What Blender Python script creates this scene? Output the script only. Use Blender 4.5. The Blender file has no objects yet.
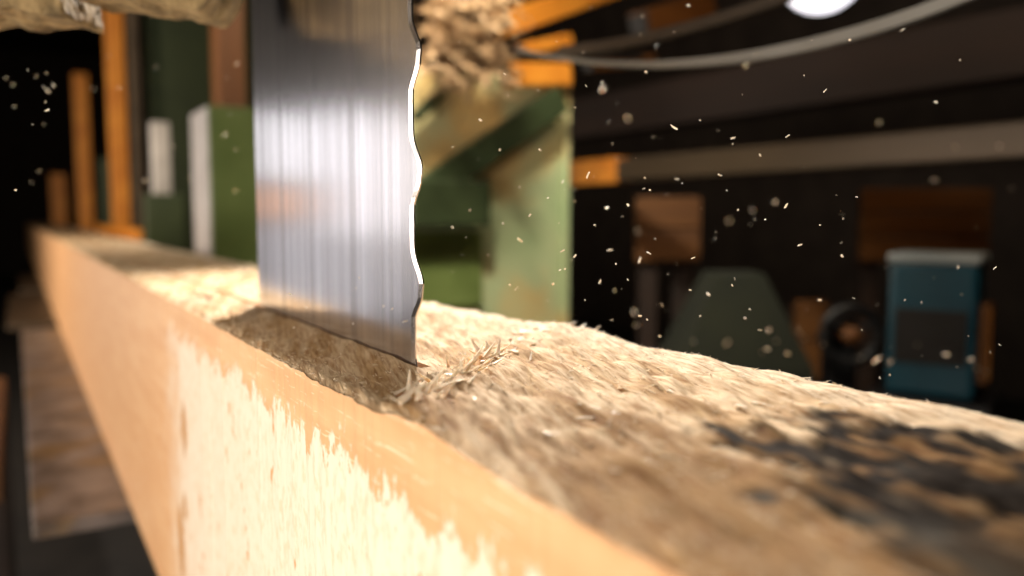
import bpy, bmesh, math, random
from mathutils import Vector, Matrix, noise
random.seed(7)
C = bpy.context.scene.collection
PI = math.pi
# ------------------------------------------------------------------ camera geometry (metres, camera 8 cm above the timber)
F = 804.0
YAW, PIT = math.atan(495/804), math.atan(71/804)
cy, sy, cp, sp = math.cos(YAW), math.sin(YAW), math.cos(PIT), math.sin(PIT)
RV, FV, UV = Vector((cy, -sy, 0)), Vector((sy*cp, cy*cp, -sp)), Vector((sy*sp, cy*sp, cp))
CAM = Vector((0, 0, 1.08))
def at(px, py, d):
    return CAM + d*(FV + (px-512)/F*RV + (288-py)/F*UV)
def atY(px, py, Y):
    v = FV + (px-512)/F*RV + (288-py)/F*UV
    return CAM + v*(Y/v.y)
def atX(px, py, X):
    v = FV + (px-512)/F*RV + (288-py)/F*UV
    return CAM + v*(X/v.x)
def atZ(px, py, Z):
    v = FV + (px-512)/F*RV + (288-py)/F*UV
    return CAM + v*((Z-CAM.z)/v.z)

# ------------------------------------------------------------------ helpers
def ss(a, b, x):
    t = max(0.0, min(1.0, (x-a)/(b-a))); return t*t*(3-2*t)
def mix3(a, b, t): return tuple(a[i]*(1-t)+b[i]*t for i in range(3))

def link(name, bm, mats, parent=None, loc=None, smooth=False):
    me = bpy.data.meshes.new(name)
    bmesh.ops.recalc_face_normals(bm, faces=bm.faces[:])
    bm.to_mesh(me); bm.free()
    for m in (mats if isinstance(mats, (list, tuple)) else [mats]): me.materials.append(m)
    if smooth:
        for p in me.polygons: p.use_smooth = True
    o = bpy.data.objects.new(name, me); C.objects.link(o)
    if parent: o.parent = parent
    if loc is not None: o.location = loc
    return o
def tag(o, label=None, cat=None, group=None, kind=None):
    if label: o['label'] = label
    if cat: o['category'] = cat
    if group: o['group'] = group
    if kind: o['kind'] = kind
    return o
def thing(name, label, cat, loc, rotz=0, group=None):
    o = bpy.data.objects.new(name, None); C.objects.link(o)
    o.empty_display_size = .05
    o.location = loc; o.rotation_euler = (0, 0, rotz)
    return tag(o, label, cat, group)
def addbox(bm, x0, x1, y0, y1, z0, z1, bev=0.0, M=None, mi=0):
    r = bmesh.ops.create_cube(bm, size=1.0)
    vs = r['verts']
    for v in vs:
        v.co = Vector(((x0+x1)/2+v.co.x*(x1-x0), (y0+y1)/2+v.co.y*(y1-y0), (z0+z1)/2+v.co.z*(z1-z0)))
    fs = list({f for v in vs for f in v.link_faces})
    if bev > 0:
        es = list({e for v in vs for e in v.link_edges})
        rb = bmesh.ops.bevel(bm, geom=es, offset=bev, segments=2, affect='EDGES', profile=.6)
        vs = list({v for f in rb['faces'] for v in f.verts} | {v for v in vs if v.is_valid})
    if M is not None:
        for v in vs: v.co = M @ v.co
    for f in {f for v in vs for f in v.link_faces}: f.material_index = mi
    return bm
def box(*a, **k): return addbox(bmesh.new(), *a, **k)
def addbar(bm, A, B, w, h, up=Vector((0, 0, 1)), bev=.002):
    A, B = Vector(A), Vector(B); d = (B-A); L = d.length; d.normalize()
    s = d.cross(up)
    if s.length < 1e-3: s = d.cross(Vector((1, 0, 0)))
    s.normalize(); t = s.cross(d)
    M = Matrix(((d.x, s.x, t.x, A.x), (d.y, s.y, t.y, A.y), (d.z, s.z, t.z, A.z), (0, 0, 0, 1)))
    return addbox(bm, 0, L, -w/2, w/2, -h/2, h/2, bev, M)
def addtube(bm, pts, rad, seg=10, closed=False):
    pts = [Vector(p) for p in pts]; rings = []; n = len(pts)
    for i, p in enumerate(pts):
        a = pts[(i-1) % n] if (closed or i > 0) else p
        b = pts[(i+1) % n] if (closed or i < n-1) else p
        d = (b-a).normalized(); u = d.orthogonal() if abs(d.z) > .95 else d.cross(Vector((0, 0, 1)))
        u.normalize(); w = d.cross(u)
        r = rad[i] if isinstance(rad, (list, tuple)) else rad
        rings.append([bm.verts.new(p+r*(math.cos(2*PI*k/seg)*u+math.sin(2*PI*k/seg)*w)) for k in range(seg)])
    for i in range(n if closed else n-1):
        A, B = rings[i], rings[(i+1) % n]
        for k in range(seg): bm.faces.new((A[k], A[(k+1) % seg], B[(k+1) % seg], B[k]))
    if not closed:
        bm.faces.new(rings[0][::-1]); bm.faces.new(rings[-1])
    return bm
def addlathe(bm, prof, seg=32, M=None):
    rings = []
    for r, z in prof:
        rings.append([bm.verts.new((r*math.cos(2*PI*k/seg), r*math.sin(2*PI*k/seg), z)) for k in range(seg)])
    for A, B in zip(rings, rings[1:]):
        for k in range(seg): bm.faces.new((A[k], A[(k+1) % seg], B[(k+1) % seg], B[k]))
    bm.faces.new(rings[0][::-1]); bm.faces.new(rings[-1])
    if M is not None:
        for ring in rings:
            for v in ring: v.co = M @ v.co
    return bm

# ------------------------------------------------------------------ materials
def new_mat(name):
    m = bpy.data.materials.new(name); m.use_nodes = True
    nt = m.node_tree; b = nt.nodes['Principled BSDF']
    return m, nt, b
def N(nt, t, **k):
    n = nt.nodes.new(t)
    for a, v in k.items():
        if a in n.inputs: n.inputs[a].default_value = v
        else: setattr(n, a, v)
    return n
def mat(name, c1, c2=None, rough=.6, metal=0.0, scale=12, stretch=(1, 1, 1), bump=0.0, bscale=60, c3=None, s3=4, t3=(.55, .7)):
    m, nt, b = new_mat(name)
    c2 = c2 or tuple(x*.7 for x in c1)
    tc = N(nt, 'ShaderNodeTexCoord'); mp = N(nt, 'ShaderNodeMapping'); mp.inputs['Scale'].default_value = stretch
    nt.links.new(tc.outputs['Object'], mp.inputs['Vector'])
    no = N(nt, 'ShaderNodeTexNoise', Scale=scale, Detail=5.0); nt.links.new(mp.outputs[0], no.inputs['Vector'])
    cr = N(nt, 'ShaderNodeValToRGB'); cr.color_ramp.elements[0].position = .35; cr.color_ramp.elements[1].position = .68
    cr.color_ramp.elements[0].color = (*c2, 1); cr.color_ramp.elements[1].color = (*c1, 1)
    nt.links.new(no.outputs['Fac'], cr.inputs['Fac'])
    out = cr.outputs['Color']
    if c3:
        n3 = N(nt, 'ShaderNodeTexNoise', Scale=s3, Detail=3.0); nt.links.new(mp.outputs[0], n3.inputs['Vector'])
        r3 = N(nt, 'ShaderNodeMapRange'); r3.inputs[1].default_value, r3.inputs[2].default_value = t3
        nt.links.new(n3.outputs['Fac'], r3.inputs[0])
        mx = N(nt, 'ShaderNodeMix', data_type='RGBA'); nt.links.new(r3.outputs[0], mx.inputs[0])
        nt.links.new(out, mx.inputs[6]); mx.inputs[7].default_value = (*c3, 1); out = mx.outputs[2]
    nt.links.new(out, b.inputs['Base Color'])
    b.inputs['Roughness'].default_value = rough; b.inputs['Metallic'].default_value = metal
    if bump:
        nb = N(nt, 'ShaderNodeTexNoise', Scale=bscale, Detail=6.0); nt.links.new(mp.outputs[0], nb.inputs['Vector'])
        bp = N(nt, 'ShaderNodeBump', Strength=bump, Distance=.004); nt.links.new(nb.outputs['Fac'], bp.inputs['Height'])
        nt.links.new(bp.outputs[0], b.inputs['Normal'])
    return m

# torn top of the timber: colours per vertex (bark, stain, fresh wood, blade shade), fine fibre on top of it
def mat_top():
    m, nt, b = new_mat('torn_wood')
    at_ = N(nt, 'ShaderNodeAttribute', attribute_name='Col')
    ge = N(nt, 'ShaderNodeNewGeometry'); mp = N(nt, 'ShaderNodeMapping'); mp.inputs['Scale'].default_value = (1, .10, .5)
    m0 = N(nt, 'ShaderNodeMapping'); m0.inputs['Rotation'].default_value = (0, 0, math.radians(15))
    nt.links.new(ge.outputs['Position'], m0.inputs['Vector']); nt.links.new(m0.outputs[0], mp.inputs['Vector'])
    no = N(nt, 'ShaderNodeTexNoise', Scale=520.0, Detail=4.0); nt.links.new(mp.outputs[0], no.inputs['Vector'])
    cr = N(nt, 'ShaderNodeValToRGB'); cr.color_ramp.elements[0].position = .3; cr.color_ramp.elements[1].position = .6
    cr.color_ramp.elements[0].color = (.55, .43, .33, 1); cr.color_ramp.elements[1].color = (1, 1, 1, 1)
    nt.links.new(no.outputs['Fac'], cr.inputs['Fac'])
    mx = N(nt, 'ShaderNodeMix', data_type='RGBA', blend_type='MULTIPLY'); mx.inputs[0].default_value = 1
    nt.links.new(at_.outputs['Color'], mx.inputs[6]); nt.links.new(cr.outputs[0], mx.inputs[7])
    nt.links.new(mx.outputs[2], b.inputs['Base Color'])
    n2 = N(nt, 'ShaderNodeTexNoise', Scale=700.0, Detail=5.0); nt.links.new(mp.outputs[0], n2.inputs['Vector'])
    bp = N(nt, 'ShaderNodeBump', Strength=1.0, Distance=.0016); nt.links.new(n2.outputs['Fac'], bp.inputs['Height'])
    nt.links.new(bp.outputs[0], b.inputs['Normal'])
    b.inputs['Roughness'].default_value = .85
    b.inputs['Specular IOR Level'].default_value = .12
    return m
def math_(nt, op, a, bb=None, c=None):
    n = N(nt, 'ShaderNodeMath', operation=op)
    for i, v in enumerate((a, bb, c)):
        if v is None: continue
        if isinstance(v, (int, float)): n.inputs[i].default_value = v
        else: nt.links.new(v, n.inputs[i])
    return n.outputs[0]
def mat_side():
    m, nt, b = new_mat('sawn_wood')
    ge = N(nt, 'ShaderNodeNewGeometry'); sep = N(nt, 'ShaderNodeSeparateXYZ'); nt.links.new(ge.outputs['Position'], sep.inputs[0])
    def nz(scale, st, det=4.0):
        mp = N(nt, 'ShaderNodeMapping'); mp.inputs['Scale'].default_value = st
        nt.links.new(ge.outputs['Position'], mp.inputs['Vector'])
        n = N(nt, 'ShaderNodeTexNoise', Scale=scale, Detail=det); nt.links.new(mp.outputs[0], n.inputs['Vector']); return n.outputs['Fac']
    def rng(v, a, c):
        r = N(nt, 'ShaderNodeMapRange', interpolation_type='SMOOTHSTEP'); r.inputs[1].default_value = a; r.inputs[2].default_value = c
        nt.links.new(v, r.inputs[0]); return r.outputs[0]
    def mixc(f, a, c):
        x = N(nt, 'ShaderNodeMix', data_type='RGBA'); nt.links.new(f, x.inputs[0])
        for i, v in ((6, a), (7, c)):
            if isinstance(v, tuple): x.inputs[i].default_value = (*v, 1)
            else: nt.links.new(v, x.inputs[i])
        return x.outputs[2]
    grain = nz(60, (1, .12, 1.2))
    peach = mixc(rng(grain, .35, .7), (.70, .38, .18), (.77, .46, .235))
    fine = nz(240, (1, .9, .5))
    scr = nz(620, (1, .035, 1.0), 3.0); peach = mixc(rng(scr, .60, .68), peach, (.86, .62, .40))
    pale = mixc(rng(fine, .3, .55), (.78, .61, .43), (.86, .73, .58))
    # frayed pale wood under a smooth planed band; the edge is fingered along the vertical saw direction
    f1 = nz(40, (1, 1, .55), 7.0); f2 = nz(210, (1, 1, .6), 4.0)
    e = math_(nt, 'ADD', math_(nt, 'MULTIPLY', math_(nt, 'SUBTRACT', f1, .5), .055), math_(nt, 'MULTIPLY', math_(nt, 'SUBTRACT', f2, .5), .045))
    zz = math_(nt, 'ADD', sep.outputs['Z'], e)
    low = rng(math_(nt, 'SUBTRACT', .968, zz), -.001, .004)
    near = rng(math_(nt, 'SUBTRACT', .93, math_(nt, 'ADD', sep.outputs['Y'], math_(nt, 'MULTIPLY', math_(nt, 'SUBTRACT', f1, .5), .3))), 0, .16)
    mask = math_(nt, 'MULTIPLY', low, near)
    col = mixc(mask, peach, pale)
    # small resin stains in the pale part
    st = nz(75, (1, 1, .5), 3.0); stm = math_(nt, 'MULTIPLY', rng(st, .66, .72), mask)
    col = mixc(stm, col, (.62, .33, .13))
    for (yy, z0, ry, rz) in ((.80, .88, .012, .026), (.84, .755, .016, .04), (.81, .80, .010, .014)):
        dy = math_(nt, 'DIVIDE', math_(nt, 'SUBTRACT', math_(nt, 'ADD', sep.outputs['Y'], math_(nt, 'MULTIPLY', math_(nt, 'SUBTRACT', f2, .5), .03)), yy), ry)
        dz = math_(nt, 'DIVIDE', math_(nt, 'SUBTRACT', sep.outputs['Z'], z0), rz)
        q = math_(nt, 'ADD', math_(nt, 'MULTIPLY', dy, dy), math_(nt, 'MULTIPLY', dz, dz))
        col = mixc(rng(q, 1.6, .3), col, (.55, .27, .09))
    nt.links.new(col, b.inputs['Base Color'])
    saw = nz(420, (1, .5, .25), 4.0)
    h = math_(nt, 'ADD', math_(nt, 'MULTIPLY', saw, .6), math_(nt, 'MULTIPLY', math_(nt, 'MULTIPLY', fine, mask), .9))
    bp = N(nt, 'ShaderNodeBump', Strength=.45, Distance=.0012); nt.links.new(h, bp.inputs['Height']); nt.links.new(bp.outputs[0], b.inputs['Normal'])
    b.inputs['Roughness'].default_value = .5
    return m
def mat_blade():
    m, nt, b = new_mat('ground_steel')
    ge = N(nt, 'ShaderNodeTexCoord'); mp = N(nt, 'ShaderNodeMapping'); mp.inputs['Scale'].default_value = (1, 1, .004)
    nt.links.new(ge.outputs['Object'], mp.inputs['Vector'])
    n1 = N(nt, 'ShaderNodeTexNoise', Scale=60.0, Detail=4.0, Roughness=.65); nt.links.new(mp.outputs[0], n1.inputs['Vector'])
    cr = N(nt, 'ShaderNodeValToRGB'); cr.color_ramp.elements[0].position = .32; cr.color_ramp.elements[1].position = .66
    cr.color_ramp.elements[0].color = (.36, .35, .36, 1); cr.color_ramp.elements[1].color = (.76, .75, .77, 1)
    nt.links.new(n1.outputs['Fac'], cr.inputs['Fac']); nt.links.new(cr.outputs[0], b.inputs['Base Color'])
    mr = N(nt, 'ShaderNodeMapRange'); mr.inputs[3].default_value = .26; mr.inputs[4].default_value = .13
    nt.links.new(n1.outputs['Fac'], mr.inputs[0]); nt.links.new(mr.outputs[0], b.inputs['Roughness'])
    b.inputs['Metallic'].default_value = 1.0
    bp = N(nt, 'ShaderNodeBump', Strength=.12, Distance=.001); nt.links.new(n1.outputs['Fac'], bp.inputs['Height']); nt.links.new(bp.outputs[0], b.inputs['Normal'])
    return m
def emit(name, col, s):
    m, nt, b = new_mat(name)
    b.inputs['Base Color'].default_value = (*col, 1)
    b.inputs['Emission Color'].default_value = (*col, 1); b.inputs['Emission Strength'].default_value = s
    return m

M_top, M_side, M_blade = mat_top(), mat_side(), mat_blade()
M_fib = mat('pale_fibre', (.86, .68, .46), (.72, .50, .28), rough=.6, scale=30)
M_chip = mat('chip_wood', (.92, .76, .60), (.84, .62, .42), rough=.5, scale=300)
for m_ in (M_fib, M_chip):
    b_ = m_.node_tree.nodes['Principled BSDF']; b_.inputs['Subsurface Weight'].default_value = .6; b_.inputs['Subsurface Radius'].default_value = (1, .85, .7); b_.inputs['Subsurface Scale'].default_value = .002
M_green = mat('green_paint', (.16, .21, .065), (.11, .155, .04), rough=.45, scale=8)
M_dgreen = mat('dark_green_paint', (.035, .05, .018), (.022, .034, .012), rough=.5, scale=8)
M_col = mat('worn_green_paint', (.48, .50, .29), (.32, .41, .22), rough=.55, scale=4, c3=(.56, .36, .13), s3=4.0, t3=(.50, .66))
M_orange = mat('orange_paint', (.72, .28, .03), (.55, .18, .015), rough=.5, scale=10)
M_brown = mat('brown_timber', (.20, .075, .016), (.10, .035, .008), rough=.6, scale=10, stretch=(1, 1, .1))
M_black = mat('black_steel', (.012, .012, .013), (.006, .006, .007), rough=.45, scale=15)
M_steel = mat('grey_steel', (.42, .42, .44), (.25, .24, .24), rough=.32, metal=1, scale=20)
M_galv = mat('galvanised_steel', (.62, .60, .60), (.48, .46, .46), rough=.5, metal=.3, scale=12)
M_bed = mat('worn_bed_steel', (.34, .29, .27), (.10, .075, .06), rough=.42, metal=.25, scale=14, c3=(.24, .15, .06), s3=9, t3=(.52, .66), bump=.3)
M_crust = mat('caked_sawdust', (.40, .27, .12), (.13, .085, .035), rough=.9, scale=60, bump=1.0, bscale=160)
M_teal = mat('teal_paint', (.004, .07, .11), (.003, .05, .08), rough=.4, scale=9)
M_white = mat('pale_lid', (.42, .46, .46), (.34, .38, .38), rough=.4, scale=9)
M_rail = mat('brown_grey_steel', (.085, .06, .038), (.05, .034, .02), rough=.5, metal=.3, scale=9, stretch=(1, .2, 1))
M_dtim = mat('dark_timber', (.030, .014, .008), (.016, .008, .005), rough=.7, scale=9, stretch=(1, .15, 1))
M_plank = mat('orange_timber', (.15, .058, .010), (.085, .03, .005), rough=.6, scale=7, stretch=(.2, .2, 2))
M_wall = mat('unlit_boards', (.05, .035, .025), (.03, .02, .014), rough=.85, scale=5)  # dark base colour stands in for the unlit background
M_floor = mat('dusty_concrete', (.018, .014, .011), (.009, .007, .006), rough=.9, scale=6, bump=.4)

# ------------------------------------------------------------------ setting
def struct(name, bm, m): return tag(link(name, bm, m), kind='structure')
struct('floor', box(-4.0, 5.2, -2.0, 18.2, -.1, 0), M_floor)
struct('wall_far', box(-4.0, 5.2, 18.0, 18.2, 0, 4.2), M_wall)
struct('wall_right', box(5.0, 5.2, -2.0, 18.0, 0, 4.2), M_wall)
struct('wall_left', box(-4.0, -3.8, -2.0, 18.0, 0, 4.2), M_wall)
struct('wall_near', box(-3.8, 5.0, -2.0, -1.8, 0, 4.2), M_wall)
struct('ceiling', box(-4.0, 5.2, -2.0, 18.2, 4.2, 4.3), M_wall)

# ------------------------------------------------------------------ timber
X0, X1, ZT, ZB, YN, YF = .127, .359, 1.0, .650, -.28, 13.0
XK, YK = .186, .392                      # saw kerf: its middle and where the teeth bite
KH = .0028
def nz(x, y, z=0.0): return noise.noise(Vector((x, y, z)))
def dark_mask(x, y):
    d = ((x-.248)/.062)**2 + ((y-.14)/.085)**2
    d2 = ((x-.195)/.03)**2 + ((y-.09)/.06)**2
    n = nz(x*42, y*24, 3.1)*.9 + nz(x*130, y*60, 5)*.8
    return max(ss(1.15, .35, d+n*.9), .85*ss(1.2, .4, d2+n*.8))
def ridge(x):   # Y of the torn ridge that crosses the top from the front edge to the back edge
    return .300 + (x-.133)*.89
CA, SA = math.cos(math.radians(15)), math.sin(math.radians(15))
def rot(x, y): return (x-.2)*CA-(y-.3)*SA+.2, (x-.2)*SA+(y-.3)*CA+.3
def height(x, y):
    near = ss(1.1, .55, y)
    a = .35 + .65*near
    u, v = rot(x, y)
    fib = nz(u*330, v*38, 1)*.0010 + nz(u*150, v*20, 2)*.0016 + nz(u*60, v*9, 4)*.0022
    flake = abs(nz(u*150, v*24, 9))*.0050 - .0014 + abs(nz(u*70, v*16, 19))*.0034 - .001 + nz(u*40, v*14, 15)*.0016
    em = (.25 + .75*ss(0, .022, x-X0))*(1-.6*ss(.30, .345, x))
    if y > YK-.02: em *= .25+.75*ss(.003, .02, abs(x-XK))
    h = (a*fib + near*flake)*em + nz(x*14, y*3.5, 7)*.004*a*ss(0, .05, x-X0)*ss(.36, .30, x)*ss(.0, .03, abs(x-XK))
    h += .004*ss(.03, -.01, y-ridge(x))*ss(-.10, .0, y-ridge(x))*near       # lip at the torn ridge
    h -= .003*ss(-.005, .03, y-ridge(x))*ss(.12, .02, x-X0)*ss(.8, .6, y)*em   # hollow strip in front of the blade
    dm = dark_mask(x, y)
    if dm > 0: h += dm*(nz(x*120, y*32, 12)*.003 - .002)
    h -= .014*ss(.325, .362, x)**1.6                                          # waney back edge
    h -= .0025*ss(.006, 0, x-X0)                                              # worn front edge
    if y > 2.2: h += .012*ss(.28, .35, x)*max(0, nz(y*1.7, 3.3))              # raised bark flakes far along
    return ZT + h
PALE, TAN, BROWN, BARK, GREY = (.84, .65, .44), (.64, .43, .23), (.36, .20, .08), (.016, .009, .004), (.085, .08, .068)
def colour(x, y):
    u, v = rot(x, y)
    n1 = nz(u*70, v*9, 21); n2 = nz(u*210, v*26, 22); n3 = nz(u*22, v*6, 23)
    c = mix3(PALE, TAN, ss(-.2, .3, n1+.5*n2))
    br = ss(.0, .5, n1*.6+n2*.5+n3*.5 + .62*ss(.32, .16, x)*ss(.40, .14, y) - .05)
    if y > .68: br *= .35
    c = mix3(c, BROWN, .8*br)
    if x < XK and .31 < y < .68: c = mix3(c, (.40, .25, .12), .55*ss(.31, .36, y+.02*n1)*ss(.68, .66, y+.01*n2))  # strip of browner wood, with the blade's shadow also put into its colour
    c = mix3(c, (.90, .74, .55), .85*ss(.275, .322, x+.012*n3))
    dm = dark_mask(x, y)
    c = mix3(c, BARK, min(1, dm*1.05))
    g = ss(.4, .9, dm)*ss(.1, .5, nz(x*45, y*30, 31)*.6+.6*ss(.215, .17, x))
    c = mix3(c, (.30, .17, .07), dm*ss(.05, .4, nz(x*95, y*26, 41)+.4*nz(x*240, y*70, 42))*.9)
    return mix3(c, GREY, g*.7)
xs = []
for a, b_, n in ((X0, XK-KH, 44), (XK-KH, XK+KH, 3), (XK+KH, X1, 96)):
    for i in range(n): xs.append(a+(b_-a)*i/n)
xs.append(X1)
i_k0, i_k1 = 44, 47
ys, y = [], YN
while y < YF:
    ys.append(y); y += .0017 + .0065*max(0, abs(y-.35)-.28)**1.15
ys.append(YF)
j_k = min(range(len(ys)), key=lambda j: abs(ys[j]-YK))
bm = bmesh.new()
grid, cols = [], []
for yv in ys:
    edge = .0009*nz(yv*35, 1.5)+.0007*nz(yv*190, 2.5)
    row = []
    for i, xv in enumerate(xs):
        xx = xv + (edge*max(0, 1-(xv-X0)/.012) if xv-X0 < .012 else 0)
        row.append(bm.verts.new((xx, yv, height(xv, yv)))); cols.append(colour(xv, yv))
    grid.append(row)
bot = {}
def bv(v):
    if v not in bot:
        bot[v] = bm.verts.new((v.co.x if v.co.x > X0+.001 else X0, v.co.y, ZB)); cols.append(TAN)
    return bot[v]
for j in range(len(ys)-1):
    for i in range(len(xs)-1):
        if j >= j_k and i_k0 <= i < i_k1: continue
        f = bm.faces.new((grid[j][i], grid[j][i+1], grid[j+1][i+1], grid[j+1][i])); f.smooth = True
for e in [e for e in bm.edges if len(e.link_faces) == 1]:
    a, b_ = e.verts
    f = bm.faces.new((a, b_, bv(b_), bv(a))); f.material_index = 1
lo = [(0, i_k0), (i_k1, len(xs)-1)]
# underside: one strip per row for each side of the kerf
for j in range(len(ys)-1):
    segs = [(0, len(xs)-1)] if j < j_k else lo
    for a, b_ in segs:
        q = [grid[j][a], grid[j][b_], grid[j+1][b_], grid[j+1][a]]
        if all(v in bot for v in q):
            f = bm.faces.new([bot[v] for v in q][::-1]); f.material_index = 1
me = bpy.data.meshes.new('timber_beam')
bm.normal_update(); bm.to_mesh(me); bm.free()
ca = me.color_attributes.new('Col', 'FLOAT_COLOR', 'POINT')
flat = []
for c in cols: flat += [c[0], c[1], c[2], 1.0]
ca.data.foreach_set('color', flat)
me.materials.append(M_top); me.materials.append(M_side)
beam = bpy.data.objects.new('timber_beam', me); C.objects.link(beam)
tag(beam, 'long squared pale timber beam with torn rough top, being sawn lengthwise', 'timber')

# torn fibres standing up from the top: one stuff part of the timber
def fibre(bm, p, d, L, w, lift):
    d = Vector(d).normalized(); s = d.cross(Vector((0, 0, 1))).normalized()
    mid = p + d*L*.55 + Vector((0, 0, lift*.45)); tip = p + d*L + Vector((0, 0, lift))
    base = [bm.verts.new(p+s*w), bm.verts.new(p-s*w), bm.verts.new(p+Vector((0, 0, w*1.2)))]
    mm = [bm.verts.new(mid+s*w*.8), bm.verts.new(mid-s*w*.8), bm.verts.new(mid+Vector((0, 0, w)))]
    t = bm.verts.new(tip)
    for k in range(3):
        bm.faces.new((base[k], base[(k+1) % 3], mm[(k+1) % 3], mm[k])); bm.faces.new((mm[k], mm[(k+1) % 3], t))
bm = bmesh.new(); R = random.Random(3)
def in_kerf(x, y): return y > YK-.004 and abs(x-XK) < .006
n = 0
while n < 5200:
    y_ = .05 + 1.25*R.random()**1.5; x_ = R.uniform(X0+.003, X1-.006)
    if in_kerf(x_, y_) or dark_mask(x_, y_) > .5: continue
    a = R.gauss(0, .35) + (PI if R.random() < .6 else 0)
    L = R.uniform(.002, .007); w = R.uniform(.00016, .00042)
    d = (math.sin(a), math.cos(a), 0)
    if in_kerf(x_+d[0]*L, y_+d[1]*L): continue
    fibre(bm, Vector((x_, y_, height(x_, y_)-.0004)), d, L, w, R.uniform(.0002, .0022)); n += 1
for k in range(700):      # ragged hair on the back edge and the front edge
    y_ = .1 + .9*R.random(); x_ = X1-R.uniform(.012, .03)
    fibre(bm, Vector((x_, y_, height(x_, y_)-.0003)), (R.uniform(-.2, 1), R.uniform(-1, .6), 0), R.uniform(.001, .0028), .00016, R.uniform(.0003, .0014))
for k in range(450):
    y_ = .12 + .7*R.random(); x_ = X0+R.uniform(.0005, .004)
    fibre(bm, Vector((x_, y_, height(x_, y_)-.0004)), (R.uniform(-.8, .3), R.choice((-1, 1)), 0), R.uniform(.002, .006), .00025, R.uniform(.0, .0012))
tag(link('torn_fibres', bm, M_fib, beam), kind='stuff')

# ------------------------------------------------------------------ saw blade: wide band, teeth on the near edge
BY0, BY1, PITCH, DEP = .404, .741, .062, .011
prof = []
z = .30
def tooth_y(t):           # t in 0..1 up one pitch; tip at t=0, deep round gullet under the next tip
    if t < .10: return DEP*(1 - .15*t/.10)
    if t < .34: return DEP*(.85 - .85*ss(.10, .34, t))
    if t < .62: return 0.0
    return DEP*ss(.62, 1.0, t)**1.7
bm = bmesh.new(); th = .0009
nst = 16; ztop = 2.3
rowsz = int((ztop-z)/PITCH*nst)
TOPBEND = []
Lf, Rt = [], []
for k in range(rowsz+1):
    zz = z + k*PITCH/nst; t = (k % nst)/nst
    yy = BY0 - tooth_y(1-t)
    Lf.append([(x, yv, zz) for x, yv in ((XK-th*.5, yy), (XK-th, yy+.004), (XK-th, BY0+.02), (XK-th, BY1-.003), (XK-th*.4, BY1), (XK+th*.4, BY1), (XK+th, BY1-.003), (XK+th, BY0+.02), (XK+th, yy+.004), (XK+th*.5, yy))])
rings = [[bm.verts.new(p) for p in r] for r in Lf]
for A, B in zip(rings, rings[1:]):
    for k in range(10): bm.faces.new((A[k], A[(k+1) % 10], B[(k+1) % 10], B[k]))
bm.faces.new(rings[0][::-1]); bm.faces.new(rings[-1])
bl = link('saw_blade', bm, M_blade)
tag(bl, 'wide upright steel band saw blade cutting down into the timber', 'saw blade')

# ------------------------------------------------------------------ bed under the timber
def slab(name, X_0, X_1, Y_0, Y_1, Z_0, Z_1, m, label, cat, legs=True, bev=.004, group=None):
    t = thing(name, label, cat, ((X_0+X_1)/2, (Y_0+Y_1)/2, 0), 0, group)
    cx, cy_ = (X_0+X_1)/2, (Y_0+Y_1)/2
    link('plate', box(X_0-cx, X_1-cx, Y_0-cy_, Y_1-cy_, Z_0, Z_1, bev=bev), m, t)
    if legs:
        for yy in (Y_0+.12-cy_, Y_1-.12-cy_):
            b = bmesh.new()
            addbox(b, X_1-.16-cx, X_1-.10-cx, yy-.03, yy+.03, .012, Z_0, .004); addbox(b, X_1-.20-cx, X_1-.06-cx, yy-.07, yy+.07, 0, .012, .002)
            link('leg', b, M_black, t)
    return t
slab('bed_plate', .0, .38, 1.29, 3.6, ZB-.026, ZB-.002, M_bed, 'worn steel bed plate carrying the timber, at the lower left', 'bed plate')
slab('bed_plate', -.05, .385, 3.8, 5.3, ZB-.026, ZB-.002, M_rail, 'rust brown bed plate under the timber, farther along than the worn steel one', 'bed plate')
slab('bed_plate', .0, .385, 5.6, 7.0, ZB-.026, ZB-.002, M_rail, 'rust brown bed plate under the far end of the timber', 'bed plate')
t = thing('side_board', 'brown board standing on edge beside the worn bed plate', 'board', (-.06, 2.15, 0))
link('board', box(-.018, .018, -.45, .45, .56, .64, .004), M_plank, t)
for yy in (-.35, .35): link('post', box(-.02, .02, yy-.03, yy+.03, 0, .56, .003), M_dtim, t)

# ------------------------------------------------------------------ green machine column behind the blade
def simple_box_thing(name, label, cat, X_0, X_1, Y_0, Y_1, Z_0, Z_1, m, bev=.006):
    cx, cy_ = (X_0+X_1)/2, (Y_0+Y_1)/2
    t = thing(name, label, cat, (cx, cy_, Z_0))
    return t, cx, cy_
pR = atY(567, 95, 1.6); ztopc = pR.z + .03
t = thing('machine_column', 'broad worn green machine column with ochre stains, behind the saw blade', 'machine column', (.92, 1.75, 0))
ox, oy = .92, 1.75
link('body', box(.70-ox, pR.x-.012-ox, 1.6-oy, 1.95-oy, 0, ztopc, .008), M_col, t)
link('edge_flange', box(pR.x-.012-ox, pR.x-ox, 1.585-oy, 1.95-oy, 0, ztopc, .003), M_col, t)
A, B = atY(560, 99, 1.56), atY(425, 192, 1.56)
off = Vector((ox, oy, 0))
b = bmesh.new(); addbar(b, A-off, B-off, .035, .062); link('brace', b, M_dgreen, t)  # dark bar added for the diagonal shadow across the column
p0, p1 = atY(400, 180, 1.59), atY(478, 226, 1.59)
link('shade_block', box(p0.x-ox, p1.x-ox, 1.53-oy, 1.6-oy, p1.z, p0.z, .006), M_dgreen, t)  # dark block standing in for the lower part of that shadow
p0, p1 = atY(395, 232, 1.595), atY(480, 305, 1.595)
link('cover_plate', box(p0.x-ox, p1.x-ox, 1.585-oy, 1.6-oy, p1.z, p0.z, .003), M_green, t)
A2, B2 = atY(415, 118, 1.55), atY(455, 78, 1.55)
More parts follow.
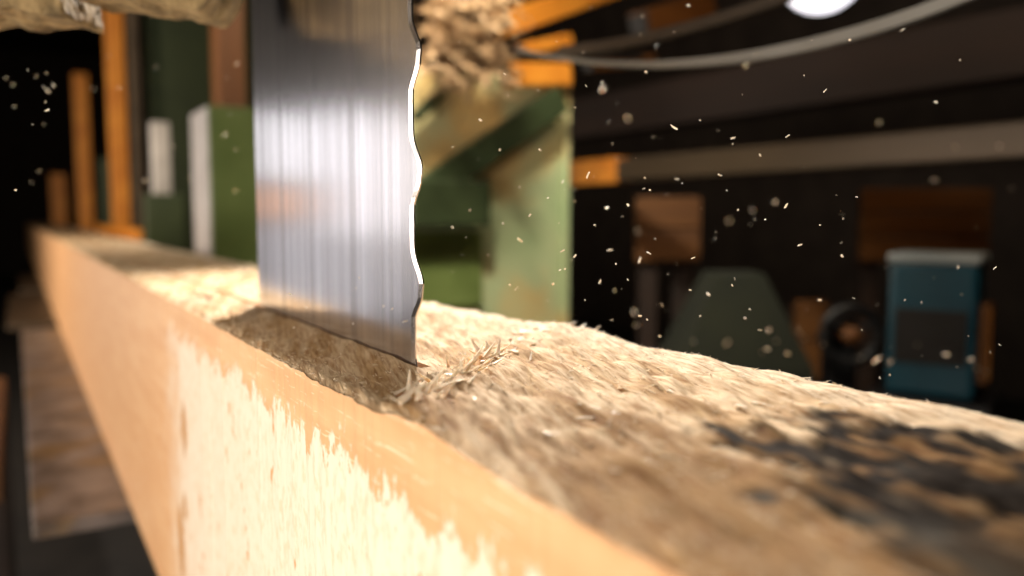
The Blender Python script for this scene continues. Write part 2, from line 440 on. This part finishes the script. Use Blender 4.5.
b = bmesh.new(); addbar(b, A2-off, B2-off, .03, .02); link('lever', b, M_dgreen, t)

# arms above the column
def bar_thing(name, label, A, B, w, h, m, cat, endm=None):
    A, B = Vector(A), Vector(B); c = (A+B)/2
    t = thing(name, label, cat, c)
    b = bmesh.new(); addbar(b, A-c, B-c, w, h, bev=.004); link('bar', b, m, t)
    d = (B-A).normalized()
    b = bmesh.new(); addbar(b, A-c-d*.012, A-c, w*.8, h*.8); link('end_cap', b, endm or M_black, t)
    return t
bar_thing('guard_bar', 'orange guard bar slanting out of the picture top', atY(492, 28, 1.66), atY(640, -22, 1.85), .05, .055, M_orange, 'guard bar')
bar_thing('guard_bar', 'short orange guard bar under the longer slanting one', atY(522, 50, 1.66), atY(568, 40, 1.72), .03, .030, M_orange, 'guard bar')
bar_thing('guard_bar', 'blunt orange bar just above the top of the green column', atY(506, 75, 1.54), atY(566, 75, 1.58), .04, .05, M_orange, 'guard bar')
bar_thing('support_arm', 'black support arm between the two short orange bars', atY(430, 52, 1.52), atY(640, 58, 1.78), .02, .014, M_black, 'arm')
# clump of shavings hanging on the arm
def blob(bm, c, r, amp, fr, sub=4, sq=(1, 1, 1), seed=0):
    res = bmesh.ops.create_icosphere(bm, subdivisions=sub, radius=1)
    for v in res['verts']:
        d = v.co.normalized()
        k = 1 + amp*noise.fractal(d*fr+Vector((seed, seed*2, 0)), 1.0, 2.0, 4)
        v.co = Vector((d.x*r*sq[0]*k, d.y*r*sq[1]*k, d.z*r*sq[2]*k)) + Vector(c)
bm = bmesh.new(); R = random.Random(11); c0 = atY(462, 28, 1.45)
for k in range(18):
    p = atY(R.uniform(430, 498), R.uniform(-12, 62), R.uniform(1.40, 1.5)) - c0
    blob(bm, p, R.uniform(.010, .024), .9, 2.2, 4, seed=k, sq=(R.uniform(.7, 1.5), 1, R.uniform(.6, 1.2)))
for k in range(190):     # curled shavings
    p = atY(R.uniform(428, 512), R.uniform(-15, 82), R.uniform(1.38, 1.5)) - c0
    d = Vector((R.uniform(-1, 1), R.uniform(-1, 1), R.uniform(-1, .3))).normalized()
    L = R.uniform(.025, .10); s = d.orthogonal().normalized()*R.uniform(.002, .005); cv = d.cross(s).normalized()*R.uniform(-.02, .02)
    pr = None
    for q in range(6):
        u = q/5; a = p + d*L*u + cv*math.sin(u*PI)
        cu = [bm.verts.new(a+s), bm.verts.new(a-s), bm.verts.new(a-s+d.cross(s).normalized()*.0008), bm.verts.new(a+s+d.cross(s).normalized()*.0008)]
        if pr:
            for k2 in range(4): bm.faces.new((pr[k2], pr[(k2+1) % 4], cu[(k2+1) % 4], cu[k2]))
        pr = cu
o = link('shavings_clump', bm, mat('fresh_shavings', (.50, .33, .18), (.26, .15, .065), rough=.7, scale=30), None, c0)
tag(o, 'pale clump of sawdust and curled shavings beside the blade, on the black arm', 'shavings', kind='stuff')

# ------------------------------------------------------------------ posts to the left of the blade
def post(name, label, px0, px1, py0, py1, X, m, cat='post', depth=.10, strip=None, Y=None, cap=None, zlow=0.0):
    # -X side stands at X; its front face is seen between the two columns
    c = atX(px0, 217, X); Yf = c.y
    w = atY(px1, 217, Yf).x - X
    zt = atY((px0+px1)/2, py0, Yf).z
    t = thing(name, label, cat, (X+w/2, Yf+depth/2, 0))
    link('shaft', box(-w/2, w/2, -depth/2, depth/2, .014, zt, .006), m, t)
    link('foot_plate', box(-w/2, w/2+.04, -depth/2-.015, depth/2+.015, 0, .014, .002), M_black, t)
    if strip:
        link('wear_strip', box(-w/2-.006, -w/2, -depth/2+.004, depth/2-.004, .6, zt-.004, .002), strip, t)
    return t
post('guide_post', 'square green guide post with a bright steel strip, left of the blade', 212, 275, 107, 0, .433, M_green, strip=M_galv, depth=.22)
post('post', 'tall orange brown post behind the green guide post', 222, 250, -40, 0, .62, M_brown)
post('post', 'tall orange post beside the dark green sheet', 113, 131, -30, 0, .44, M_orange, depth=.06)
post('post', 'slim galvanised post in front of the dark green sheet', 155, 173, 122, 0, .43, M_galv, depth=.05)
post('post', 'orange post near the far end of the timber, second from the left', 79, 94, 74, 0, .40, M_orange, depth=.05)
post('post', 'narrow grey steel post standing against the tall orange post', 136, 146, -30, 0, .50, M_rail, depth=.1)
post('post', 'short ochre post standing past the far end of the timber', 52, 68, 174, 0, .30, M_orange, depth=.05)
post('stop_block', 'short dark green stop standing behind the far part of the timber', 103, 140, 158, 0, .46, M_dgreen, cat='stop', depth=.2)
post('stop_block', 'low dark green stop in front of the slim galvanised post', 146, 184, 194, 0, .383, M_dgreen, cat='stop', depth=.06)
t = thing('green_sheet', 'tall dark green steel sheet standing behind the galvanised post', 'sheet', (.92, 4.6, 0))
link('sheet', box(-.30, .22, -.01, .01, .02, 2.4, .003), M_dgreen, t)
for xx in (-.25, .18): link('foot', box(xx-.03, xx+.03, -.2, .2, 0, .02, .003), M_black, t)
# orange strip lying along the back of the far timber
t = thing('orange_rail', 'low orange rail showing over the back edge of the far timber', 'rail', (.412, 4.2, 0))
link('rail', box(-.012, .012, -.75, 1.1, .95, 1.035, .006), M_orange, t)
for yy in (-.65, .7): link('leg', box(-.012, .012, yy-.02, yy+.02, 0, .95, .003), M_black, t)

# ------------------------------------------------------------------ sawdust-caked guide block in the upper left
def caked(bm, x0, x1, y0, y1, z0, z1, amp, seed):
    r = bmesh.ops.create_cube(bm, size=1.0); vs = r['verts']
    for v in vs: v.co = Vector(((x0+x1)/2+v.co.x*(x1-x0), (y0+y1)/2+v.co.y*(y1-y0), (z0+z1)/2+v.co.z*(z1-z0)))
    es = list({e for v in vs for e in v.link_edges})
    bmesh.ops.subdivide_edges(bm, edges=es, cuts=40, use_grid_fill=True)
t = thing('guide_block', 'guide block caked in sawdust hanging in the upper left corner', 'guide block', (*at(108, 5, .62).xy, at(108, 5, .62).z), -YAW)
for (a, b0, lowpx, seed, nm) in ((-40, 82, 29, 1, 'caked_jaw'), (95, 243, 12, 2, 'caked_jaw')):
    lx0, lx1 = (a-108)/F*.62, (b0-108)/F*.62
    zl = (5-lowpx+8)/F*.62
    bm = bmesh.new(); caked(bm, lx0, lx1, -.03, .028, zl, zl+.13, .004, seed)
    for v in bm.verts:
        p = v.co.copy()
        n_ = Vector((noise.fractal(p*38+Vector((seed, 0, 0)), 1, 2, 4), noise.fractal(p*38+Vector((0, 9, seed)), 1, 2, 4), noise.fractal(p*30+Vector((4, seed, 7)), 1, 2, 4)))
        v.co = p + Vector((.004, .006, .006))*0 + Vector((n_.x*.004, n_.y*.008, n_.z*.0045))
        if seed == 2:      # bottom sags to the right end, then bevels up to the blade
            u = (p.x-lx0)/(lx1-lx0)
            lowness = ss(zl+.06, zl, p.z)
            v.co.z -= lowness*(.010*ss(.1, .75, u) - .030*ss(.78, 1.0, u))
    link(nm, bm, M_crust, t, smooth=True)
link('mounting_bar', box(-.13, .04, -.02, .02, .11, .9, .004), M_black, t)

# ------------------------------------------------------------------ curved steel band, upper right
def strip(bm, pts, w, th):
    """ribbon with real thickness following pts; w along Z"""
    rings = []
    for i, p in enumerate(pts):
        a, b_ = pts[max(0, i-1)], pts[min(len(pts)-1, i+1)]
        d = (b_-a).normalized(); up = Vector((0, 0, 1)); s = d.cross(up).normalized(); u = s.cross(d)
        ww = w[i] if isinstance(w, list) else w
        rings.append([bm.verts.new(p+s*th*.5-u*ww*.5), bm.verts.new(p+s*th*.5+u*ww*.5), bm.verts.new(p-s*th*.5+u*ww*.5), bm.verts.new(p-s*th*.5-u*ww*.5)])
    for A, B in zip(rings, rings[1:]):
        for k in range(4): bm.faces.new((A[k], A[(k+1) % 4], B[(k+1) % 4], B[k]))
    bm.faces.new(rings[0][::-1]); bm.faces.new(rings[-1])
def bez(P, n):
    out = []
    for i in range(n+1):
        u = i/n; q = [Vector(p) for p in P]
        while len(q) > 1: q = [q[k]*(1-u)+q[k+1]*u for k in range(len(q)-1)]
        out.append(q[0])
    return out
cb = at(760, 50, .9)
t = thing('curved_guard', 'curved grey steel guard band sweeping across the upper right', 'guard band', cb)
low = [p-cb for p in bez([at(520, 50, 1.05), at(670, 88, .92), at(850, 50, .80), at(1010, -24, .74)], 40)]
upp = [p-cb for p in bez([at(560, 52, 1.12), at(660, 42, 1.05), at(750, 12, 1.0), at(860, -32, .95)], 30)]
bm = bmesh.new(); strip(bm, low, [.004+.008*ss(0, .7, i/40) for i in range(41)], .012); link('lower_rim', bm, mat('dull_rim_steel', (.26, .25, .225), (.20, .185, .16), rough=.4, metal=.2, scale=10), t, smooth=False)
bm = bmesh.new(); strip(bm, upp, .014, .01); link('upper_rim', bm, M_rail, t)
# hanger from the ceiling
bm = bmesh.new(); addbar(bm, low[-1], low[-1]+Vector((0, 0, .5)), .02, .02); link('hanger', bm, M_black, t)
# round glowing lamp added for the bright glint on the steel up there
lp = at(822, -30, 1.5)
t = thing('glint_lamp', 'round white lamp added for a bright glint at the top edge above the steel band', 'lamp', lp)
q = (CAM-lp).normalized()
Mr = q.to_track_quat('Z', 'Y').to_matrix().to_4x4()
bm = bmesh.new(); addlathe(bm, [(.02, -.09), (.035, -.085), (.07, -.04), (.085, 0), (.081, 0.001)], 32, Mr); link('housing', bm, M_black, t, smooth=True)
bm = bmesh.new(); addlathe(bm, [(.079, .001), (.07, .006), (.02, .010), (.002, .011)], 32, Mr); link('lens', bm, emit('lamp_lens', (.95, .92, 1.0), 1.6), t, smooth=True)
bm = bmesh.new(); addtube(bm, [Mr @ Vector((0, 0, -.085)), Mr @ Vector((0, 0, -.13))+Vector((0, 0, .05)), Mr @ Vector((0, 0, -.14))+Vector((0, 0, 4.2-lp.z))], .008); link('stem', bm, M_black, t)

# ------------------------------------------------------------------ right background
def rail_thing(name, label, X, Y0, Y1, z0, z1, w, m, cat, sleeve=None):
    t = thing(name, label, cat, (X, (Y0+Y1)/2, 0)); oy_ = (Y0+Y1)/2
    link('rail', box(-w/2, w/2, Y0-oy_, Y1-oy_, z0, z1, .006), m, t)
    if sleeve: link('end_sleeve', box(-w/2-.006, w/2, sleeve[0]-oy_, sleeve[1]-oy_, z0-.004, z1+.006, .006), M_orange, t)
    for yy in (Y0+.1-oy_, Y1-.1-oy_): link('leg', box(-.03, .03, yy-.03, yy+.03, 0, z0, .004), M_black, t)
    return t
rail_thing('carriage_rail', 'brown grey steel rail with an orange end, across the right background', 1.55, .35, 2.5, 1.185, 1.25, .06, M_rail, 'rail', sleeve=(1.88, 2.46))
rail_thing('overhead_timber', 'dark brown timber running above the steel rail with the orange end', 2.2, .2, 4.0, 1.43, 1.60, .12, M_dtim, 'timber')
# teal box
tb = at(936, 320, 1.75); zb = at(936, 392, 1.75).z; zt_ = at(936, 262, 1.75).z
t = thing('motor_box', 'teal metal box with a pale lid, in the dark right background', 'motor box', (tb.x, tb.y, zb), -YAW-.62)
W_, D_ = .085, .075
H_ = zt_-zb
link('body', box(-W_, W_, -D_, D_, .0, H_, .012), M_teal, t)
link('lid', box(-W_-.005, W_+.005, -D_-.005, D_+.005, H_, H_+.022, .010), M_white, t)
link('dark_panel', box(-W_*.8, W_*.8, -D_-.004, -D_, H_*.25, H_*.66, .002), M_black, t)
f_ = link('terminal_cover', box(W_, W_+.02, -D_*.7, D_*.7, H_*.12, H_*.70, .004), M_brown, t)
link('rim', box(W_+.02, W_+.023, -D_*.62, -D_*.45, H_*.14, H_*.68, .001), M_orange, f_)  # orange strip put in for the warm reflection on the inset
st = thing('pedestal', 'black steel pedestal carrying the teal box', 'pedestal', (tb.x, tb.y, 0), -YAW-.62)
link('top_plate', box(-.12, .12, -.11, .11, zb-.02, zb-.001, .003), M_black, st)
link('column', box(-.06, .06, -.06, .06, .012, zb-.02, .004), M_black, st)
link('foot_plate', box(-.14, .14, -.14, .14, 0, .012, .003), M_black, st)
# green hopper
hp = at(732, 300, 1.9)
t = thing('hopper', 'dark green sloping hopper in the middle of the dark background', 'hopper', (hp.x, hp.y, 0), -YAW)
zt2 = at(732, 272, 1.9).z
bm = bmesh.new()
rr = [[bm.verts.new((sx*w, sy_*d_, z_)) for sx, sy_ in ((-1, -1), (1, -1), (1, 1), (-1, 1))] for w, d_, z_ in ((.16, .14, .35), (.15, .13, .74), (.062, .07, zt2-.015), (.056, .064, zt2))]
for A, B in zip(rr, rr[1:]):
    for k in range(4): bm.faces.new((A[k], A[(k+1) % 4], B[(k+1) % 4], B[k]))
bm.faces.new(rr[0][::-1]); bm.faces.new(rr[-1])
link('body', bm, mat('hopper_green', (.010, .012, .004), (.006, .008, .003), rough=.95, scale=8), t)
for sx in (-1, 1):
    for s2 in (-1, 1): link('leg', box(sx*.13-.02, sx*.13+.02, s2*.11-.02, s2*.11+.02, 0, .35, .003), M_black, t)
# hand wheel
hw = at(850, 335, 1.8)
t = thing('hand_wheel', 'dark round hand wheel on a stand, left of the teal box', 'hand wheel', (hw.x, hw.y, 0), -YAW)
R_ = .062
bm = bmesh.new(); addtube(bm, [(R_*math.cos(a*2*PI/36), 0, hw.z+R_*math.sin(a*2*PI/36)) for a in range(36)], .011, 10, True); link('rim', bm, M_black, t, smooth=True)
bm = bmesh.new(); addlathe(bm, [(.018, -.02), (.02, -.015), (.02, .05), (.012, .055)], 20, Matrix.Translation((0, 0, hw.z)) @ Matrix.Rotation(-PI/2, 4, 'X')); link('hub', bm, M_brown, t, smooth=True)
for k in range(3):
    a = k*2*PI/3+.5
    bm = bmesh.new(); addtube(bm, [(0, 0, hw.z), (R_*math.cos(a), 0, hw.z+R_*math.sin(a))], .006, 8); link('spoke', bm, M_black, t)
link('stand', box(-.03, .03, .03, .09, 0, hw.z+.03, .004), M_black, t)
# boards; the two glow racks carry soft warm light as orange colour
def board_stack(label, px0, px1, py0, py1, d, nb, group=None):
    c = at((px0+px1)/2, py0, d); w = (px1-px0)/F*d; zt3 = c.z; zb3 = at((px0+px1)/2, py1, d).z
    t = thing('plank_pallet', label, 'crate', (c.x, c.y, 0), -YAW)
    hb = (zt3-zb3)/nb
    for k in range(nb): link('board', box(-w/2, w/2, -.02, .02, zb3+k*hb+.003, zb3+(k+1)*hb-.003, .004), M_plank, t)
    for sx in (-1, 1): link('stake', box(sx*(w/2-.05)-.03, sx*(w/2-.05)+.03, .02, .08, 0, zt3-.02, .004), M_dtim, t)
    return t
board_stack('orange plank rack added for a warm glow high behind the teal box', 862, 990, 188, 262, 2.9, 3)
board_stack('small orange plank rack added for a glow in the dark, right of the green column', 636, 700, 196, 262, 2.7, 2)
board_stack('low ochre plank rack half hidden by the hand wheel', 796, 826, 300, 380, 2.3, 2)
# upper glimpses of orange behind the band
bar_thing('roof_brace', 'orange painted brace glimpsed above the steel band', atY(640, 26, 2.3), atY(705, 4, 2.4), .09, .10, M_plank, 'brace')
bar_thing('roof_brace', 'small orange brace glimpsed between the two rims of the band', atY(590, 66, 2.2), atY(650, 60, 2.25), .05, .035, M_plank, 'brace')

# ------------------------------------------------------------------ splinters on the torn ridge
def splinter_mesh(name, L, w, R):
    bm = bmesh.new(); pr = None; segs = 4; bend = R.uniform(-.15, .15)*L
    for q in range(segs+1):
        u = q/segs; ww = w*(1-.75*u)*(.8+.4*R.random()); hh = ww*.55
        c = Vector((bend*u*u, L*u, 0))
        cu = [bm.verts.new(c+Vector((sx*ww, 0, sz*hh))) for sx, sz in ((-1, -1), (1, -1), (.7, 1), (-.8, .8))]
        if pr:
            for k in range(4): bm.faces.new((pr[k], pr[(k+1) % 4], cu[(k+1) % 4], cu[k]))
        else: bm.faces.new(cu[::-1])
        pr = cu
    bm.faces.new(pr)
    me = bpy.data.meshes.new(name); bmesh.ops.recalc_face_normals(bm, faces=bm.faces[:]); bm.to_mesh(me); bm.free(); me.materials.append(M_chip)
    return me
R = random.Random(21)
SM = [splinter_mesh('splinter', L, w, R) for L, w in ((.010, .0012), (.013, .0016), (.016, .0019), (.008, .0016), (.012, .0010), (.017, .0014))]
proto = None
def place(kind, meshes, p, rot, s, label, cat, group, R):
    o = bpy.data.objects.new(kind, R.choice(meshes)); C.objects.link(o)
    o.location = p; o.rotation_euler = rot; o.scale = (s, s, s)
    return tag(o, label, cat, group)
def splinter(x, y, rot, s, label, group, lift=.0002):
    return place('splinter', SM, (x, y, height(x, y)+lift), rot, s, label, 'splinter', group, R)
LAB = {'front': 'pale splinter in the tuft where the teeth bite, near the front edge',
       'mid': 'pale splinter on the torn ridge running across the timber top',
       'back': 'pale splinter sticking up at the back edge of the timber, below the column',
       'far': 'pale splinter on the timber top left of the blade',
       'loose': 'loose pale splinter lying on the brown near part of the timber'}
GR = {'front': 'splinters in the tuft at the teeth', 'mid': 'splinters on the torn ridge', 'back': 'splinters at the back edge', 'far': 'splinters left of the blade', 'loose': 'loose splinters on the near timber'}
for k in range(115):
    u = R.random(); p = atZ(396+108*u+R.gauss(0, 11), 411-60*u+R.gauss(0, 8), 1.0)
    if in_kerf(p.x, p.y) or p.x < X0+.003: continue
    splinter(p.x, p.y, (R.uniform(.1, .9), R.uniform(-.8, .8), R.gauss(-1.2, 1.0)), R.uniform(.4, 1.05), LAB['front'], GR['front'])
for k in range(46):
    u = R.random(); x_ = .155+.16*u; y_ = ridge(x_)+R.gauss(.01, .010)
    if in_kerf(x_, y_): continue
    splinter(x_, y_, (R.uniform(.05, .45), R.uniform(-.8, .8), R.gauss(-1.3, 1.1)), R.uniform(.4, .85), LAB['mid'], GR['mid'])
for k in range(20):
    p = atZ(R.uniform(540, 592), 325, 1.0); x_ = R.uniform(.325, .35); y_ = R.uniform(.44, .52)
    splinter(x_, y_, (R.uniform(.1, .7), R.uniform(-.4, .4), R.uniform(-2.4, -1.2)), R.uniform(.35, .75), LAB['back'], GR['back'])
for k in range(44):
    u = R.random(); p = atZ(188+70*u+R.gauss(0, 6), 302-30*u+R.gauss(0, 3), 1.0); x_, y_ = p.x, p.y
    if not X0+.004 < x_ < .335: continue
    if abs(x_-XK) < .012: continue
    splinter(x_, y_, (R.uniform(.05, .5), R.uniform(-.4, .4), R.uniform(-PI, PI)), R.uniform(.9, 1.7), LAB['far'], GR['far'])
for k in range(30):
    x_, y_ = R.uniform(.15, .30), R.uniform(.16, .30)
    if dark_mask(x_, y_) > .3: continue
    splinter(x_, y_, (R.uniform(.0, .2), R.uniform(-.4, .4), PI+R.gauss(0, .4)), R.uniform(.35, .8), LAB['loose'], GR['loose'])

# ------------------------------------------------------------------ chips in the air
def chip_mesh(R, L, w, h):
    bm = bmesh.new(); addbox(bm, -w, w, -L, L, -h, h)
    for v in bm.verts: v.co += Vector((R.uniform(-.3, .3)*w, R.uniform(-.25, .25)*L, R.uniform(-.3, .3)*h))
    me = bpy.data.meshes.new('wood_chip'); bm.to_mesh(me); bm.free(); me.materials.append(M_chip); return me
R = random.Random(5)
CM = [chip_mesh(R, a*.001, b_*.001, c*.001) for a, b_, c in ((.9, .35, .2), (.6, .4, .25), (1.3, .4, .2), (.5, .5, .3), (.8, .25, .25), (1.6, .3, .2))]
def chip(px, py, d, s, label, group):
    p = at(px, py, d)
    return place('wood_chip', CM, p, (R.uniform(-1, 1), R.uniform(-1, 1), R.uniform(-PI, PI)), s, label, 'wood chip', group, R)
LR, GRr = 'pale wood chip flying over the timber, right of the blade', 'wood chips flying right of the blade'
known = [(675, 128), (788, 136), (646, 72), (672, 126), (645, 178), (786, 206), (850, 40), (857, 197), (842, 256), (843, 219), (960, 60), (936, 102),
         (693, 258), (716, 232), (600, 282), (616, 264), (650, 190), (588, 175), (610, 250), (745, 318), (765, 395), (880, 378), (738, 210), (905, 300),
         (530, 215), (548, 198), (520, 240), (560, 270), (488, 255), (470, 210), (553, 284), (575, 256), (585, 300), (612, 320), (640, 316), (660, 336), (662, 305),
         (700, 120), (733, 138), (720, 175), (760, 155), (800, 245), (820, 300), (862, 330), (760, 330), (700, 316), (690, 290), (640, 260), (500, 150), (480, 120),
         (540, 150), (510, 285), (595, 225), (607, 208), (628, 205), (890, 375), (1000, 345), (995, 268)]
for (x_, y_) in known:
    chip(x_, y_, R.uniform(.36, .54), R.uniform(.7, 1.35), LR, GRr)
for k in range(105):
    x_ = R.uniform(440, 1020)
    if R.random() < .45: x_ = R.gauss(640, 75)
    y_ = R.uniform(5, 235+ (x_-440)*.19)
    if R.random() < .5: y_ = 305+(x_-560)*.18 - abs(R.gauss(0, 70))
    if x_ < 436 or y_ < 0: continue
    chip(x_, y_, R.uniform(.34, .75), R.uniform(.35, .9), LR, GRr)
for k in range(34):           # farther off and out of focus
    x_ = R.uniform(590, 1015); y_ = R.uniform(60, 240) if R.random() < .35 else R.uniform(300, 330)+(x_-600)*.14
    chip(x_, y_, R.uniform(.8, 1.5), R.uniform(2.2, 4.4), LR, GRr)
for k in range(16):
    x_, y_ = R.uniform(5, 60), R.uniform(60, 190)
    chip(x_, y_, R.uniform(.45, .8), R.uniform(.6, 1.2), 'pale wood chip flying in the dark far left of the blade', 'wood chips flying at the far left')
for k in range(14):
    x_, y_ = R.uniform(90, 240), R.uniform(35, 200)
    chip(x_, y_, R.uniform(.78, 1.0), R.uniform(.9, 1.6), 'pale wood chip flying among the posts left of the blade', 'wood chips flying among the posts')
for k in range(9):
    x_, y_ = R.uniform(280, 405), R.uniform(270, 335)
    p = at(x_, y_, R.uniform(.36, .40))
    if p.x < XK-.006: chip(x_, y_, R.uniform(.36, .40), R.uniform(.5, .9), 'pale wood chip flying in front of the blade foot', 'wood chips flying before the blade')

# ------------------------------------------------------------------ lights
def area(name, loc, target, sx, sy_, power, col):
    l = bpy.data.lights.new(name, 'AREA'); l.shape = 'RECTANGLE'; l.size, l.size_y = sx, sy_; l.energy = power; l.color = col
    o = bpy.data.objects.new(name, l); C.objects.link(o); o.location = loc
    o.rotation_euler = (Vector(target)-Vector(loc)).to_track_quat('-Z', 'Y').to_euler(); return o
def spot(name, loc, target, power, col, ang, blend=.5, rad=.05):
    l = bpy.data.lights.new(name, 'SPOT'); l.energy = power; l.color = col; l.spot_size = math.radians(ang); l.spot_blend = blend; l.shadow_soft_size = rad
    o = bpy.data.objects.new(name, l); C.objects.link(o); o.location = loc
    o.rotation_euler = (Vector(target)-Vector(loc)).to_track_quat('-Z', 'Y').to_euler(); return o
spot('saw_lamp', (.66, 1.45, 1.66), (.27, .24, 1.0), 172, (1.0, .92, .82), 104, 1.0, .035)
spot('timber_fill', (.95, 2.7, 2.6), (.24, 2.75, 1.0), 90, (1.0, .92, .80), 66, 1.0, .06)  # unseen fill added to even out the far timber top
area('side_lamp', (-1.15, -.05, .72), (.127, .40, .84), .9, .5, 30, (1.0, .91, .80))
area('far_side_fill', (-2.2, 3.2, 1.3), (.127, 3.6, .85), 2.5, .8, 78, (1.0, .84, .68))  # fill added for the front face farther along
area('ceiling_fill', (-.1, .3, 3.2), (.2, .6, 1.0), 1.6, .4, 19, (1.0, .90, .76))  # overhead fill added to lift the strip in the blade's shadow
RAD = 2.0     # strength of unseen area lights added and shaped for what the blade mirrors
def mirror_light(name, xa, xb, za, zb_, rad, col):
    c = Vector(((xa+xb)/2, 3.0, (za+zb_)/2)); area(name, c, c+Vector((0, -1, 0)), xb-xa, zb_-za, rad*RAD*PI*(xb-xa)*(zb_-za), col)
mirror_light('tall_mirror_light', -1.12, -.66, 1.0, 1.50, .82, (1.0, .96, 1.0))
mirror_light('foot_mirror_light', -1.12, -.62, .66, .98, .34, (1.0, .96, 1.0))
mirror_light('high_mirror_light', -.60, -.35, 1.22, 1.46, .9, (1.0, .97, 1.0))
mirror_light('warm_mirror_light', -.54, -.35, 1.08, 1.19, .8, (1.0, .50, .27))
mirror_light('low_mirror_light', -.60, -.35, .60, 1.06, .34, (1.0, .95, 1.0))
spot('column_fill', (.35, .85, 2.2), (1.06, 1.6, 1.12), 150, (1.0, .90, .72), 58, .8, .08)  # extra spot added for the column alone
spot('warm_fill', (2.2, 1.2, 2.6), (2.2, 2.2, .9), 26, (1.0, .62, .30), 80, .7, .1)  # warm spot added to make the orange glows at the back
spot('rack_fill', (1.3, .5, 2.3), (1.8, 1.9, 1.0), 20, (1.0, .76, .50), 80, .7, .1)  # spot added to brighten the rails, racks and teal box
spot('post_fill', (-.6, 2.0, 2.0), (.45, 4.6, 1.1), 85, (1.0, .80, .55), 75, .7, .1)  # spot added to brighten the posts left of the blade

w = bpy.data.worlds.new('world'); bpy.context.scene.world = w; w.use_nodes = True
w.node_tree.nodes['Background'].inputs[0].default_value = (.6, .55, .5, 1); w.node_tree.nodes['Background'].inputs[1].default_value = .05

# ------------------------------------------------------------------ camera
cd = bpy.data.cameras.new('camera'); cam = bpy.data.objects.new('camera', cd); C.objects.link(cam)
cd.sensor_width = 36; cd.lens = F*36/1024; cd.clip_start = .01; cd.clip_end = 60
Mx = Matrix(((RV.x, UV.x, -FV.x), (RV.y, UV.y, -FV.y), (RV.z, UV.z, -FV.z)))
cam.location = CAM; cam.rotation_euler = Mx.to_euler()
cd.dof.use_dof = True; cd.dof.focus_distance = .43; cd.dof.aperture_fstop = 3.2; cd.dof.aperture_blades = 9
s = bpy.context.scene; s.camera = cam
s.view_settings.view_transform = 'Standard'; s.view_settings.look = 'None'; s.view_settings.gamma = 1.0; s.view_settings.use_curve_mapping = False
s.view_settings.exposure = 0.0
